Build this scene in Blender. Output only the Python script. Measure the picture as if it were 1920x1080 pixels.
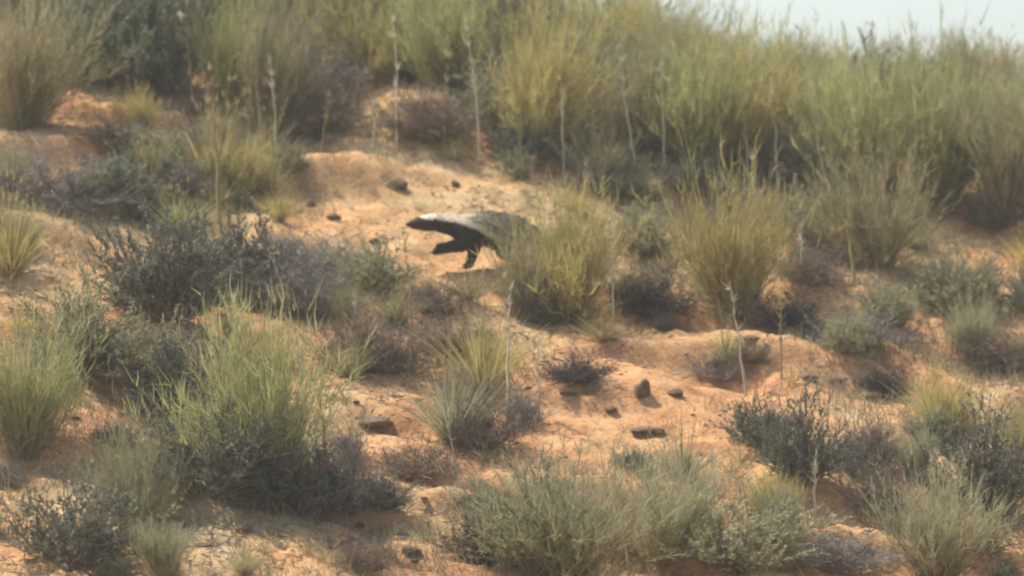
import bpy, math
import numpy as np
from mathutils import Vector, Matrix, Quaternion

for o in list(bpy.data.objects):
    bpy.data.objects.remove(o)
S = bpy.context.scene
C = S.collection
R = math.radians

# ---------------------------------------------------------------- camera, world, sun, exposure
F_MM = 140.0
CAM = Vector((0.0, -25.0, 0.0))
cd = bpy.data.cameras.new("camera")
cam = bpy.data.objects.new("camera", cd)
C.objects.link(cam)
cam.location = CAM
cam.rotation_euler = (R(90), 0, 0)
cd.lens = F_MM
cd.sensor_width = 36.0
cd.clip_start = 0.5
cd.clip_end = 5000
cd.dof.use_dof = True
cd.dof.focus_distance = 21.6
cd.dof.aperture_fstop = 1.7
S.camera = cam
FPX = 1920 * F_MM / 36.0

SUN_EL, SUN_AZ = R(58), R(-60)      # azimuth measured from +Y (away from the camera) towards +X
w = bpy.data.worlds.new("World")
S.world = w
w.use_nodes = True
nt = w.node_tree
nt.nodes.clear()
wo = nt.nodes.new('ShaderNodeOutputWorld')
bg = nt.nodes.new('ShaderNodeBackground')
sk = nt.nodes.new('ShaderNodeTexSky')
sk.sky_type = 'NISHITA'
sk.sun_disc = False
sk.sun_elevation = SUN_EL
sk.sun_rotation = SUN_AZ
sk.air_density = 1.0
sk.dust_density = 2.0
sk.ozone_density = 1.0
bg.inputs['Strength'].default_value = 0.115
nt.links.new(sk.outputs[0], bg.inputs[0])
nt.links.new(bg.outputs[0], wo.inputs[0])

sd = bpy.data.lights.new("sun", 'SUN')
sd.energy = 3.3
sd.angle = R(0.6)
sd.color = (1.0, 0.94, 0.83)
sun = bpy.data.objects.new("sun", sd)
C.objects.link(sun)
sdir = Vector((math.sin(SUN_AZ) * math.cos(SUN_EL), math.cos(SUN_AZ) * math.cos(SUN_EL), math.sin(SUN_EL)))
sun.rotation_euler = (-sdir).to_track_quat('-Z', 'Y').to_euler()
sun.location = sdir * 50

S.view_settings.view_transform = 'Standard'
S.view_settings.look = 'None'
S.view_settings.exposure = 0.86
S.view_settings.gamma = 1.0
S.render.resolution_x = 1024
S.render.resolution_y = 576
S.cycles.filter_width = 2.2

# ---------------------------------------------------------------- noise
_rs = np.random.RandomState(7)
_perm = _rs.rand(256, 256)

def vnoise(x, y, s=0):
    x = np.asarray(x, float) + 17.3 * s
    y = np.asarray(y, float) + 9.7 * s
    xi = np.floor(x).astype(int)
    yi = np.floor(y).astype(int)
    fx = x - xi
    fy = y - yi
    fx = fx * fx * fx * (fx * (fx * 6 - 15) + 10)
    fy = fy * fy * fy * (fy * (fy * 6 - 15) + 10)
    g = lambda i, j: _perm[i & 255, j & 255]
    a = g(xi, yi) * (1 - fx) + g(xi + 1, yi) * fx
    b = g(xi, yi + 1) * (1 - fx) + g(xi + 1, yi + 1) * fx
    return (a * (1 - fy) + b * fy) * 2 - 1

def fbm(x, y, o=4, s=0):
    t, a = 0, 1
    for i in range(o):
        t = t + a * vnoise(x * 2 ** i, y * 2 ** i, s + i * 3)
        a *= 0.5
    return t

def sst(a, b, x):
    t = np.clip((x - a) / (b - a), 0, 1)
    return t * t * (3 - 2 * t)

# ---------------------------------------------------------------- ground height
_ys = np.arange(-60, 400, 0.05)
_sl = np.interp(_ys, [-60, -27, -14, -9, -6.2, -4.8, -3.5, 3.2, 4.6, 5.6, 7.5, 14, 60, 200, 400],
                [0, 0.0, -.02, -.06, .10, .33, .37, .37, .22, 0.0, -.12, -.14, -.02, 0, 0])
_pz = np.cumsum(_sl) * 0.05
_pz -= np.interp(0, _ys, _pz)

def base_h(x, y):
    x = np.asarray(x, float)
    y = np.asarray(y, float)
    lat = -0.12 * 9 * np.tanh(x / 9.0) * sst(-16, -6, y)
    return np.interp(y, _ys, _pz) + lat

MOUNDS = []      # x, y, rx, ry, height : sand humps with a steep side towards the valley
HOLLOWS = []

def ground_h(x, y):
    x = np.asarray(x, float)
    y = np.asarray(y, float)
    h = base_h(x, y)
    near = sst(-16, -7, y) * (1 - sst(9, 20, y))
    h = h + 0.16 * fbm(x * 0.33, y * 0.33, 2, 1) * (0.3 + 0.7 * near)
    # terracettes : trodden treads with short risers
    q = (y + 0.18 * x) / 0.95 + 0.75 * fbm(x * 0.45, y * 0.6, 2, 5)
    f = q - np.floor(q)
    saw = np.where(f < 0.16, sst(0, .16, f) - 0.5, 0.5 - (f - .16) / .84)
    amp = 0.17 * np.clip(0.35 + 0.9 * vnoise(x * 0.55, y * 0.8, 11), 0.05, 1)
    h = h + near * amp * saw
    h = h + near * (0.030 * fbm(x * 2.2, y * 2.6, 3, 8) + 0.016 * fbm(x * 7, y * 7, 3, 3) - 0.03 * sst(.35, .9, vnoise(x * 4.2, y * 4.2, 17)))
    for (mx, my, rx, ry, mh) in MOUNDS:
        u = (x - mx) / rx
        v = (y - my)
        prof = np.where(v < 0, np.exp(-(v / (ry * 0.22)) ** 2), np.exp(-(v / ry) ** 2))
        h = h + mh * np.exp(-u ** 4) * prof
    return h

def px_ray(px, py):
    return Vector(((px - 960) / FPX, 1.0, (540 - py) / FPX))

def px_ground(px, py, fn=None):
    fn = fn or ground_h
    d = px_ray(px, py)
    ts = np.arange(15.0, 36, 0.02)
    X = CAM.x + d.x * ts
    Y = CAM.y + ts
    Z = CAM.z + d.z * ts
    g = fn(X, Y)
    idx = np.nonzero(g >= Z)[0]
    t = ts[idx[0]] if len(idx) else 30.5
    x, y = CAM.x + d.x * t, CAM.y + t
    return Vector((x, y, float(fn(x, y))))

for (px, py, wpx, ry, mh) in [(640, 315, 110, .45, .17), (1560, 560, 130, .5, .15), (1530, 700, 170, .55, .13),
                              (690, 770, 110, .4, .10), (1150, 760, 160, .7, .08), (780, 215, 90, .5, .16),
                              (380, 1000, 140, .45, .08), (1600, 620, 90, .3, .10), (560, 420, 110, .4, .08)]:
    p = px_ground(px, py, base_h)
    MOUNDS.append((p.x, p.y, wpx / 298.0, ry, mh))

# ---------------------------------------------------------------- object helpers
def tag(o, label=None, cat=None, group=None, kind=None):
    if label: o['label'] = label
    if cat: o['category'] = cat
    if group: o['group'] = group
    if kind: o['kind'] = kind
    return o

def np_mesh(name, V, T, attr=None, smooth=False):
    me = bpy.data.meshes.new(name)
    V = np.asarray(V, np.float32)
    T = np.asarray(T, np.int32)
    k = T.shape[1]
    me.vertices.add(len(V))
    me.vertices.foreach_set('co', V.ravel())
    me.loops.add(T.size)
    me.loops.foreach_set('vertex_index', T.ravel())
    me.polygons.add(len(T))
    me.polygons.foreach_set('loop_start', np.arange(0, T.size, k, dtype=np.int32))
    me.update(calc_edges=True)
    if smooth:
        me.polygons.foreach_set('use_smooth', np.ones(len(T), bool))
    if attr is not None:
        for nme, val in attr.items():
            a = me.attributes.new(nme, 'FLOAT', 'POINT')
            a.data.foreach_set('value', np.asarray(val, np.float32))
    me.validate()
    return me

def link(name, me, mat=None, parent=None):
    o = bpy.data.objects.new(name, me)
    C.objects.link(o)
    if mat is not None:
        if len(me.materials) == 0:
            me.materials.append(mat)
        o.material_slots[0].link = 'OBJECT'
        o.material_slots[0].material = mat
    if parent: o.parent = parent
    return o

def empty(name, loc=(0, 0, 0)):
    o = bpy.data.objects.new(name, None)
    o.empty_display_size = 0.1
    C.objects.link(o)
    o.location = loc
    return o

class Geo:
    """collects ribbons and tapered tubes"""
    def __init__(s):
        s.V, s.T, s.A, s.n = [], [], [], 0
    def add(s, V, T, A):
        s.V.append(V); s.T.append(T + s.n); s.A.append(A); s.n += len(V)
    def strands(s, P0, D, L, W, bend=None, seg=3, rs=None, tube=False, kink=0.0):
        """P0 (n,3) roots, D unit directions, L lengths, W root widths, bend (n,3) vector added ~t^2"""
        n = len(P0)
        L = np.broadcast_to(L, (n,)).astype(float)
        W = np.broadcast_to(W, (n,)).astype(float)
        if bend is None: bend = np.zeros((n, 3))
        t = np.linspace(0, 1, seg + 1)
        P = P0[:, None, :] + D[:, None, :] * (L[:, None] * t)[:, :, None] + bend[:, None, :] * (L[:, None] * t ** 2)[:, :, None]
        if kink:
            P[:, 1:, :] += rs.normal(0, kink, (n, seg, 3)) * L[:, None, None]
        rnd = rs.rand(n)
        taper = 1 - 0.85 * t ** 1.3
        if tube:
            k = 3
            a = np.cross(D, rs.normal(size=(n, 3)))
            a /= np.linalg.norm(a, axis=1, keepdims=True) + 1e-9
            b = np.cross(D, a)
            ang = np.arange(k) * 2 * math.pi / k
            off = a[:, None, :] * np.cos(ang)[None, :, None] + b[:, None, :] * np.sin(ang)[None, :, None]
            V = P[:, :, None, :] + off[:, None, :, :] * (W[:, None] * 0.5 * taper)[:, :, None, None]
            m = k * (seg + 1)
            Q = []
            for i in range(seg):
                for j in range(k):
                    Q.append([i * k + j, i * k + (j + 1) % k, (i + 1) * k + (j + 1) % k, (i + 1) * k + j])
            Q = np.array(Q)
        else:
            a = np.cross(D, rs.normal(size=(n, 3)))
            a /= np.linalg.norm(a, axis=1, keepdims=True) + 1e-9
            wd = (W[:, None] * 0.5 * taper)[:, :, None]
            V = np.stack([P - a[:, None, :] * wd, P + a[:, None, :] * wd], axis=2)
            m = 2 * (seg + 1)
            Q = np.array([[2 * i, 2 * i + 1, 2 * i + 3, 2 * i + 2] for i in range(seg)])
        V = V.reshape(-1, 3)
        T = (Q[None, :, :] + (np.arange(n) * m)[:, None, None]).reshape(-1, 4)
        s.add(V, T, np.repeat(rnd, m))
        return P
    def mesh(s, name):
        return np_mesh(name, np.concatenate(s.V), np.concatenate(s.T), {'tint': np.concatenate(s.A)})

def unit(v):
    return v / (np.linalg.norm(v, axis=-1, keepdims=True) + 1e-9)

# ---------------------------------------------------------------- materials
def mat_new(name):
    m = bpy.data.materials.new(name)
    m.use_nodes = True
    t = m.node_tree
    t.nodes.clear()
    return m, t, t.nodes.new('ShaderNodeOutputMaterial')

def ramp(t, cols):
    r = t.nodes.new('ShaderNodeValToRGB')
    e = r.color_ramp.elements
    e[0].position, e[0].color = cols[0][0], (*cols[0][1], 1)
    e[1].position, e[1].color = cols[-1][0], (*cols[-1][1], 1)
    for p, c in cols[1:-1]:
        x = e.new(p)
        x.color = (*c, 1)
    return r

def plant_mat(name, cols, trans=0.3, rough=0.6):
    """colour varies leaf by leaf, clump by clump and plant by plant"""
    m, t, out = mat_new(name)
    at = t.nodes.new('ShaderNodeAttribute'); at.attribute_name = 'tint'
    tc = t.nodes.new('ShaderNodeTexCoord')
    nz = t.nodes.new('ShaderNodeTexNoise'); nz.inputs['Scale'].default_value = 4.5; nz.inputs['Detail'].default_value = 2
    t.links.new(tc.outputs['Object'], nz.inputs['Vector'])
    m1 = t.nodes.new('ShaderNodeMath'); m1.operation = 'MULTIPLY_ADD'
    t.links.new(nz.outputs['Fac'], m1.inputs[0]); m1.inputs[1].default_value = 1.5; m1.inputs[2].default_value = -0.5
    m2 = t.nodes.new('ShaderNodeMath'); m2.operation = 'MULTIPLY_ADD'
    t.links.new(at.outputs['Fac'], m2.inputs[0]); m2.inputs[1].default_value = 0.5
    t.links.new(m1.outputs[0], m2.inputs[2])
    r = ramp(t, cols)
    t.links.new(m2.outputs[0], r.inputs[0])
    oi = t.nodes.new('ShaderNodeObjectInfo')
    hs = t.nodes.new('ShaderNodeHueSaturation')
    mp = t.nodes.new('ShaderNodeMapRange'); mp.inputs[3].default_value = 0.85; mp.inputs[4].default_value = 1.15
    t.links.new(oi.outputs['Random'], mp.inputs[0])
    t.links.new(mp.outputs[0], hs.inputs['Value'])
    t.links.new(r.outputs[0], hs.inputs['Color'])
    p = t.nodes.new('ShaderNodeBsdfPrincipled')
    p.inputs['Roughness'].default_value = rough
    p.inputs['Specular IOR Level'].default_value = 0.25
    t.links.new(hs.outputs[0], p.inputs['Base Color'])
    if trans > 0:
        tr = t.nodes.new('ShaderNodeBsdfTranslucent')
        t.links.new(hs.outputs[0], tr.inputs['Color'])
        mx = t.nodes.new('ShaderNodeMixShader'); mx.inputs[0].default_value = trans
        t.links.new(p.outputs[0], mx.inputs[1]); t.links.new(tr.outputs[0], mx.inputs[2])
        t.links.new(mx.outputs[0], out.inputs[0])
    else:
        t.links.new(p.outputs[0], out.inputs[0])
    return m

M = {
 'broom_yellow': plant_mat('yellow_stem_green', [(0, (.31, .26, .09)), (.5, (.52, .45, .15)), (1, (.66, .59, .27))], .45),
 'broom_green':  plant_mat('fresh_stem_green', [(0, (.25, .26, .09)), (.5, (.43, .43, .17)), (1, (.59, .57, .30))], .45),
 'broom_olive':  plant_mat('olive_stem', [(0, (.22, .19, .10)), (.5, (.38, .34, .17)), (1, (.54, .49, .29))], .4),
 'sage':         plant_mat('sage_leaf', [(0, (.22, .22, .115)), (.5, (.39, .38, .21)), (1, (.55, .53, .34))], .35),
 'blue_green':   plant_mat('blue_green_leaf', [(0, (.13, .16, .10)), (.5, (.25, .28, .17)), (1, (.38, .41, .27))], .3),
 'dark_green':   plant_mat('dark_grey_green_leaf', [(0, (.08, .09, .06)), (.5, (.16, .17, .12)), (1, (.28, .28, .20))], .25),
 'dead_brown':   plant_mat('dead_brown_twig', [(0, (.12, .09, .06)), (.5, (.22, .165, .115)), (1, (.36, .28, .20))], .1),
 'dead_grey':    plant_mat('dead_grey_twig', [(0, (.15, .13, .11)), (.5, (.26, .23, .19)), (1, (.40, .35, .30))], .1),
 'dead_dark':    plant_mat('dark_dead_twig', [(0, (.045, .038, .032)), (.5, (.08, .068, .06)), (1, (.15, .125, .11))], .05),  # near-black tone for the darkest dead shrubs
 'straw':        plant_mat('straw_blade', [(0, (.32, .25, .10)), (.5, (.48, .39, .17)), (1, (.62, .52, .27))], .35),
 'pale_stalk':   plant_mat('pale_dry_stalk', [(0, (.52, .47, .31)), (1, (.76, .70, .53))], .1),
 'wand': plant_mat('brown_olive_wand', [(0, (.16, .125, .06)), (.5, (.30, .25, .13)), (1, (.48, .42, .24))], .2),
 'wood':         plant_mat('grey_brown_wood', [(0, (.14, .10, .07)), (1, (.30, .24, .17))], 0),
 'ground_grass': plant_mat('short_dry_grass', [(0, (.22, .21, .12)), (.5, (.38, .34, .20)), (1, (.52, .45, .28))], .3),
 'clod':         None,
}

def sand_material():
    m, t, out = mat_new('orange_sand')
    N = t.nodes.new; Lk = t.links.new
    geo = N('ShaderNodeNewGeometry')
    def noise(scale, detail=4, rough=.55):
        n = N('ShaderNodeTexNoise'); n.inputs['Scale'].default_value = scale
        n.inputs['Detail'].default_value = detail; n.inputs['Roughness'].default_value = rough
        Lk(geo.outputs['Position'], n.inputs['Vector']); return n
    n1 = noise(0.8, 4); n2 = noise(4.5, 6, .65); n3 = noise(34, 4, .7); n4 = noise(150, 2)
    r1 = ramp(t, [(.36, (.58, .245, .11)), (.49, (.64, .325, .15)), (.56, (.60, .385, .185)), (.64, (.50, .39, .24)), (.74, (.38, .33, .22))])
    Lk(n1.outputs['Fac'], r1.inputs[0])
    r2 = ramp(t, [(.38, (.27, .17, .10)), (.45, (.52, .31, .14)), (.56, (.65, .42, .20)), (.66, (.68, .51, .29))])
    Lk(n2.outputs['Fac'], r2.inputs[0])
    mx = N('ShaderNodeMixRGB'); mx.inputs[0].default_value = .5
    Lk(r1.outputs[0], mx.inputs[1]); Lk(r2.outputs[0], mx.inputs[2])
    r3 = ramp(t, [(.34, (.42, .36, .31)), (.46, (.95, .94, .92)), (.7, (1.08, 1.06, 1.03))])
    Lk(n3.outputs['Fac'], r3.inputs[0])
    mu = N('ShaderNodeMixRGB'); mu.blend_type = 'MULTIPLY'; mu.inputs[0].default_value = .8
    Lk(mx.outputs[0], mu.inputs[1]); Lk(r3.outputs[0], mu.inputs[2])
    p = N('ShaderNodeBsdfPrincipled'); p.inputs['Roughness'].default_value = .95
    p.inputs['Specular IOR Level'].default_value = .1
    Lk(mu.outputs[0], p.inputs['Base Color'])
    b1 = N('ShaderNodeBump'); b1.inputs['Strength'].default_value = .6; b1.inputs['Distance'].default_value = .03
    Lk(n3.outputs['Fac'], b1.inputs['Height'])
    b2 = N('ShaderNodeBump'); b2.inputs['Strength'].default_value = .5; b2.inputs['Distance'].default_value = .006
    Lk(n4.outputs['Fac'], b2.inputs['Height']); Lk(b1.outputs[0], b2.inputs['Normal'])
    Lk(b2.outputs[0], p.inputs['Normal'])
    Lk(p.outputs[0], out.inputs[0])
    return m

def earth_mat(name, c0, c1, sc=12):
    m, t, out = mat_new(name)
    tc = t.nodes.new('ShaderNodeTexCoord')
    n = t.nodes.new('ShaderNodeTexNoise'); n.inputs['Scale'].default_value = sc; n.inputs['Detail'].default_value = 5
    t.links.new(tc.outputs['Object'], n.inputs['Vector'])
    r = ramp(t, [(.35, c0), (.65, c1)])
    t.links.new(n.outputs['Fac'], r.inputs[0])
    p = t.nodes.new('ShaderNodeBsdfPrincipled'); p.inputs['Roughness'].default_value = .9
    t.links.new(r.outputs[0], p.inputs['Base Color'])
    b = t.nodes.new('ShaderNodeBump'); b.inputs['Distance'].default_value = .01
    t.links.new(n.outputs['Fac'], b.inputs['Height']); t.links.new(b.outputs[0], p.inputs['Normal'])
    t.links.new(p.outputs[0], out.inputs[0])
    return m
M['clod'] = earth_mat('brown_earth_clod', (.11, .065, .035), (.24, .14, .075))
M['gravel'] = earth_mat('brown_gravel', (.20, .12, .07), (.46, .32, .20), 3)
M['pale_stone'] = earth_mat('pale_stone', (.40, .34, .27), (.62, .55, .46))

# ---------------------------------------------------------------- ground sheet
def axis(lo, hi, step, far_lo, far_hi):
    a = list(np.arange(lo, hi + 1e-6, step))
    s, x = step, hi
    while x < far_hi:
        s *= 1.25; x += s; a.append(x)
    s, x = step, lo
    while x > far_lo:
        s *= 1.25; x -= s; a.insert(0, x)
    return np.array(a)
gx = axis(-4.6, 4.6, .03, -250, 250)
gy = axis(-6.5, 6.0, .03, -80, 330)
GX, GY = np.meshgrid(gx, gy)
GZ = ground_h(GX, GY)
nx, ny = len(gx), len(gy)
I = np.arange(nx * ny).reshape(ny, nx)
Q = np.stack([I[:-1, :-1], I[:-1, 1:], I[1:, 1:], I[1:, :-1]], -1).reshape(-1, 4)
gme = np_mesh('ground', np.stack([GX, GY, GZ], -1).reshape(-1, 3), Q, smooth=True)
ground = link('ground', gme, sand_material())
tag(ground, kind='structure')

# ---------------------------------------------------------------- plants (unit size: about 1 wide, 1 high)
def dome_dirs(rs, n, spread, power=0.7):
    az = rs.rand(n) * 2 * math.pi
    th = spread * rs.rand(n) ** power
    return np.stack([np.sin(th) * np.cos(az), np.sin(th) * np.sin(az), np.cos(th)], 1)

def broom_meshes(seed, n=330, spread=.72, side=9):
    """airy bush of thin wands fanning out of a few crowns, finely branched towards the top"""
    rs = np.random.RandomState(seed)
    ncl = 24
    cdirs = dome_dirs(rs, ncl, spread, .8)
    cdirs = unit(cdirs + np.array([rs.uniform(-.18, .18), rs.uniform(-.18, .18), 0]))
    croot = rs.normal(0, .055, (ncl, 2))
    cbend = rs.normal(0, .13, (ncl, 3)); cbend[:, 2] = -np.abs(cbend[:, 2]) * .8
    cl = rs.randint(0, ncl, n)
    D = unit(cdirs[cl] + rs.normal(0, .15, (n, 3)))
    D[:, 2] = np.abs(D[:, 2])
    clen = rs.uniform(.48, 1.0, ncl)
    L = clen[cl] * rs.uniform(.55, 1.08, n)
    P0 = np.zeros((n, 3)); P0[:, :2] = croot[cl] + D[:, :2] * .10 + rs.normal(0, .02, (n, 2)); P0[:, 2] = -.02
    bend = cbend[cl] + rs.normal(0, .07, (n, 3)); bend[:, :2] += D[:, :2] * .10
    g = Geo()
    P = g.strands(P0, D, L, rs.uniform(.004, .009, n), bend, 4, rs, tube=False, kink=.022)
    # dead, bent and broken wands around the foot
    q = 90
    Dd = dome_dirs(rs, q, 1.35, .5)
    g.strands(rs.normal(0, .07, (q, 3)) * [1, 1, 0], Dd, rs.uniform(.15, .5, q), rs.uniform(.005, .010, q),
              np.array([[0, 0, -.25]]) * rs.rand(q)[:, None], 4, rs, kink=.05)
    f = Geo()
    m = n * side
    k = np.repeat(np.arange(n), side)
    tt = rs.beta(2.2, 1.1, m) * 3.99
    i0 = tt.astype(int)
    fr = (tt - i0)[:, None]
    root = P[k, i0] * (1 - fr) + P[k, i0 + 1] * fr
    sd_ = unit(D[k] + rs.normal(0, .50, (m, 3)) + np.array([0, 0, .3]))
    f.strands(root, sd_, rs.uniform(.035, .15, m), rs.uniform(.004, .008, m), None, 2, rs, kink=.04)
    q = 30
    kk = rs.choice(np.nonzero(L > .6)[0], q)
    f.strands(P[kk, 3], unit(D[kk] + rs.normal(0, .12, (q, 3)) + np.array([0, 0, .35])), rs.uniform(.2, .45, q), .006, None, 3, rs, kink=.02)
    return g.mesh('stems'), f.mesh('foliage')

def leafy_meshes(seed, nb=64, sub=12, leaves=17):
    """rounded small-leaved bush of woody twigs"""
    rs = np.random.RandomState(seed)
    D = dome_dirs(rs, nb, 1.25, .6)
    L = rs.uniform(.40, .62, nb) * (1.0 + .55 * np.clip(D[:, 2], 0, 1)) * np.where(rs.rand(nb) < .25, .7, 1)
    P0 = rs.normal(0, .04, (nb, 3)); P0[:, 2] = -.02
    bend = np.zeros((nb, 3)); bend[:, 2] = .12 * rs.rand(nb)
    g = Geo()
    P = g.strands(P0, D, L, rs.uniform(.012, .024, nb), bend, 4, rs, tube=True, kink=.03)
    m = nb * sub
    k = np.repeat(np.arange(nb), sub)
    tt = rs.uniform(.25, 1.0, m) * 3.999
    i0 = tt.astype(int); fr = (tt - i0)[:, None]
    r1 = P[k, i0] * (1 - fr) + P[k, i0 + 1] * fr
    d1 = unit(D[k] + rs.normal(0, .55, (m, 3)) + np.array([0, 0, .35]))
    l1 = rs.uniform(.10, .27, m)
    P1 = g.strands(r1, d1, l1, rs.uniform(.005, .008, m), None, 3, rs, tube=True, kink=.04)
    f = Geo()
    q = m * leaves
    k2 = np.repeat(np.arange(m), leaves)
    t2 = rs.uniform(.1, 1.0, q) * 2.999
    j0 = t2.astype(int); fr = (t2 - j0)[:, None]
    r2 = P1[k2, j0] * (1 - fr) + P1[k2, j0 + 1] * fr
    d2 = unit(d1[k2] + rs.normal(0, .75, (q, 3)) + np.array([0, 0, .3]))
    f.strands(r2, d2, rs.uniform(.02, .055, q), rs.uniform(.009, .018, q), None, 2, rs)
    return g.mesh('stems'), f.mesh('foliage')

def dead_meshes(seed, nb=64, sub=13, tw=8):
    rs = np.random.RandomState(seed)
    D = dome_dirs(rs, nb, 1.35, .6)
    L = rs.uniform(.38, .62, nb) * (1.0 + .5 * np.clip(D[:, 2], 0, 1))
    P0 = rs.normal(0, .05, (nb, 3)); P0[:, 2] = -.02
    g = Geo()
    P = g.strands(P0, D, L, rs.uniform(.010, .020, nb), None, 4, rs, tube=True, kink=.05)
    m = nb * sub
    k = np.repeat(np.arange(nb), sub)
    tt = rs.uniform(.15, 1.0, m) * 3.999
    i0 = tt.astype(int); fr = (tt - i0)[:, None]
    r1 = P[k, i0] * (1 - fr) + P[k, i0 + 1] * fr
    d1 = unit(D[k] + rs.normal(0, .7, (m, 3)) + np.array([0, 0, .25]))
    P1 = g.strands(r1, d1, rs.uniform(.12, .30, m), rs.uniform(.006, .010, m), None, 3, rs, tube=True, kink=.07)
    f = Geo()
    q = m * tw
    k2 = np.repeat(np.arange(m), tw)
    j0 = rs.randint(1, 4, q)
    d2 = unit(d1[k2] + rs.normal(0, .9, (q, 3)) + np.array([0, 0, .2]))
    f.strands(P1[k2, j0], d2, rs.uniform(.04, .13, q), rs.uniform(.005, .009, q), None, 2, rs, kink=.08)
    return g.mesh('branches'), f.mesh('twigs')

def tuft_meshes(seed, n=300, spread=.85):
    rs = np.random.RandomState(seed)
    D = dome_dirs(rs, n, spread, .8)
    L = rs.uniform(.5, 1.12, n)
    P0 = np.zeros((n, 3)); P0[:, :2] = D[:, :2] * .10 + rs.normal(0, .04, (n, 2)); P0[:, 2] = -.02
    bend = np.zeros((n, 3)); bend[:, :2] = D[:, :2] * .30; bend[:, 2] = -.22 * rs.rand(n)
    f = Geo()
    f.strands(P0, D, L, rs.uniform(.010, .018, n), bend, 5, rs)
    g = Geo()
    q = 22
    D2 = dome_dirs(rs, q, .5, .8)
    P = g.strands(rs.normal(0, .03, (q, 3)) * [1, 1, 0], D2, rs.uniform(.8, 1.3, q), .009, None, 4, rs, tube=True, kink=.015)
    k = np.repeat(np.arange(q), 8)
    j = rs.randint(3, 5, q * 8)
    g.strands(P[k, j], unit(D2[k] + rs.normal(0, .3, (q * 8, 3))), rs.uniform(.05, .12, q * 8), .010, None, 2, rs)
    return f.mesh('blades'), g.mesh('seed_stalks')

LIB = {}
for i in range(7): LIB[('broom', i)] = broom_meshes(100 + i, 340 + 15 * i, [.72, .85, .62, .80, .75, .68, .88][i], 20)
for i in range(4): LIB[('leafy', i)] = leafy_meshes(200 + i)
for i in range(4): LIB[('dead', i)] = dead_meshes(300 + i)
for i in range(3): LIB[('tuft', i)] = tuft_meshes(400 + i, [300, 240, 360][i])

PARTN = {'broom': ('stems', 'foliage'), 'leafy': ('stems', 'foliage'), 'dead': ('branches', 'twigs'), 'tuft': ('blades', 'seed_stalks')}
NAME = {'broom': 'broom_bush', 'leafy': 'leafy_shrub', 'dead': 'dead_shrub', 'tuft': 'grass_tuft'}
CAT = {'broom': 'bush', 'leafy': 'shrub', 'dead': 'dead shrub', 'tuft': 'grass tuft'}
prs = np.random.RandomState(5)

def plant(kind, var, px, py, wpx, hpx, mat, label, lean=0.0, group=None, stem_mat=None):
    """stands a plant on the slope at the spot seen at (px, py)"""
    p = px_ground(px, py)
    k = (p.y - CAM.y) / FPX
    if kind == 'broom': var = (var + 4 * int(px / 97)) % 7
    elif kind in ('leafy', 'dead'): var = (var + int(px / 61)) % 4
    me1, me2 = LIB[(kind, var)]
    root = empty(NAME[kind], p)
    root.rotation_euler = (0, R(lean), prs.rand() * 6.28)
    if lean:
        q = Quaternion((0, 1, 0), R(lean)) @ Quaternion((0, 0, 1), prs.rand() * 6.28)
        root.rotation_euler = q.to_euler()
    wm = wpx * k * {'broom': 1.16, 'leafy': 1.26, 'dead': 1.2, 'tuft': 1.12}[kind]
    hpx = hpx * {'broom': 1.2, 'leafy': 1.12, 'dead': 1.1, 'tuft': 1.06}[kind]
    nw = {'broom': 1.15, 'leafy': 1.25, 'dead': 1.3, 'tuft': 1.35}[kind]
    nh = {'broom': 1.10, 'leafy': 1.05, 'dead': 1.0, 'tuft': 1.0}[kind]
    root.scale = (wm / nw * prs.uniform(.88, 1.12), wm / nw * prs.uniform(.88, 1.12), hpx * k / nh)
    tag(root, label, CAT[kind], group)
    a, b = PARTN[kind]
    if kind == 'tuft':
        link(a, me1, M[mat], root); link(b, me2, M['straw'], root)
    else:
        sm = stem_mat or {'broom': 'wand', 'leafy': 'wood', 'dead': mat}[kind]
        link(a, me1, M[sm], root); link(b, me2, M[mat], root)
    return root

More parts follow.
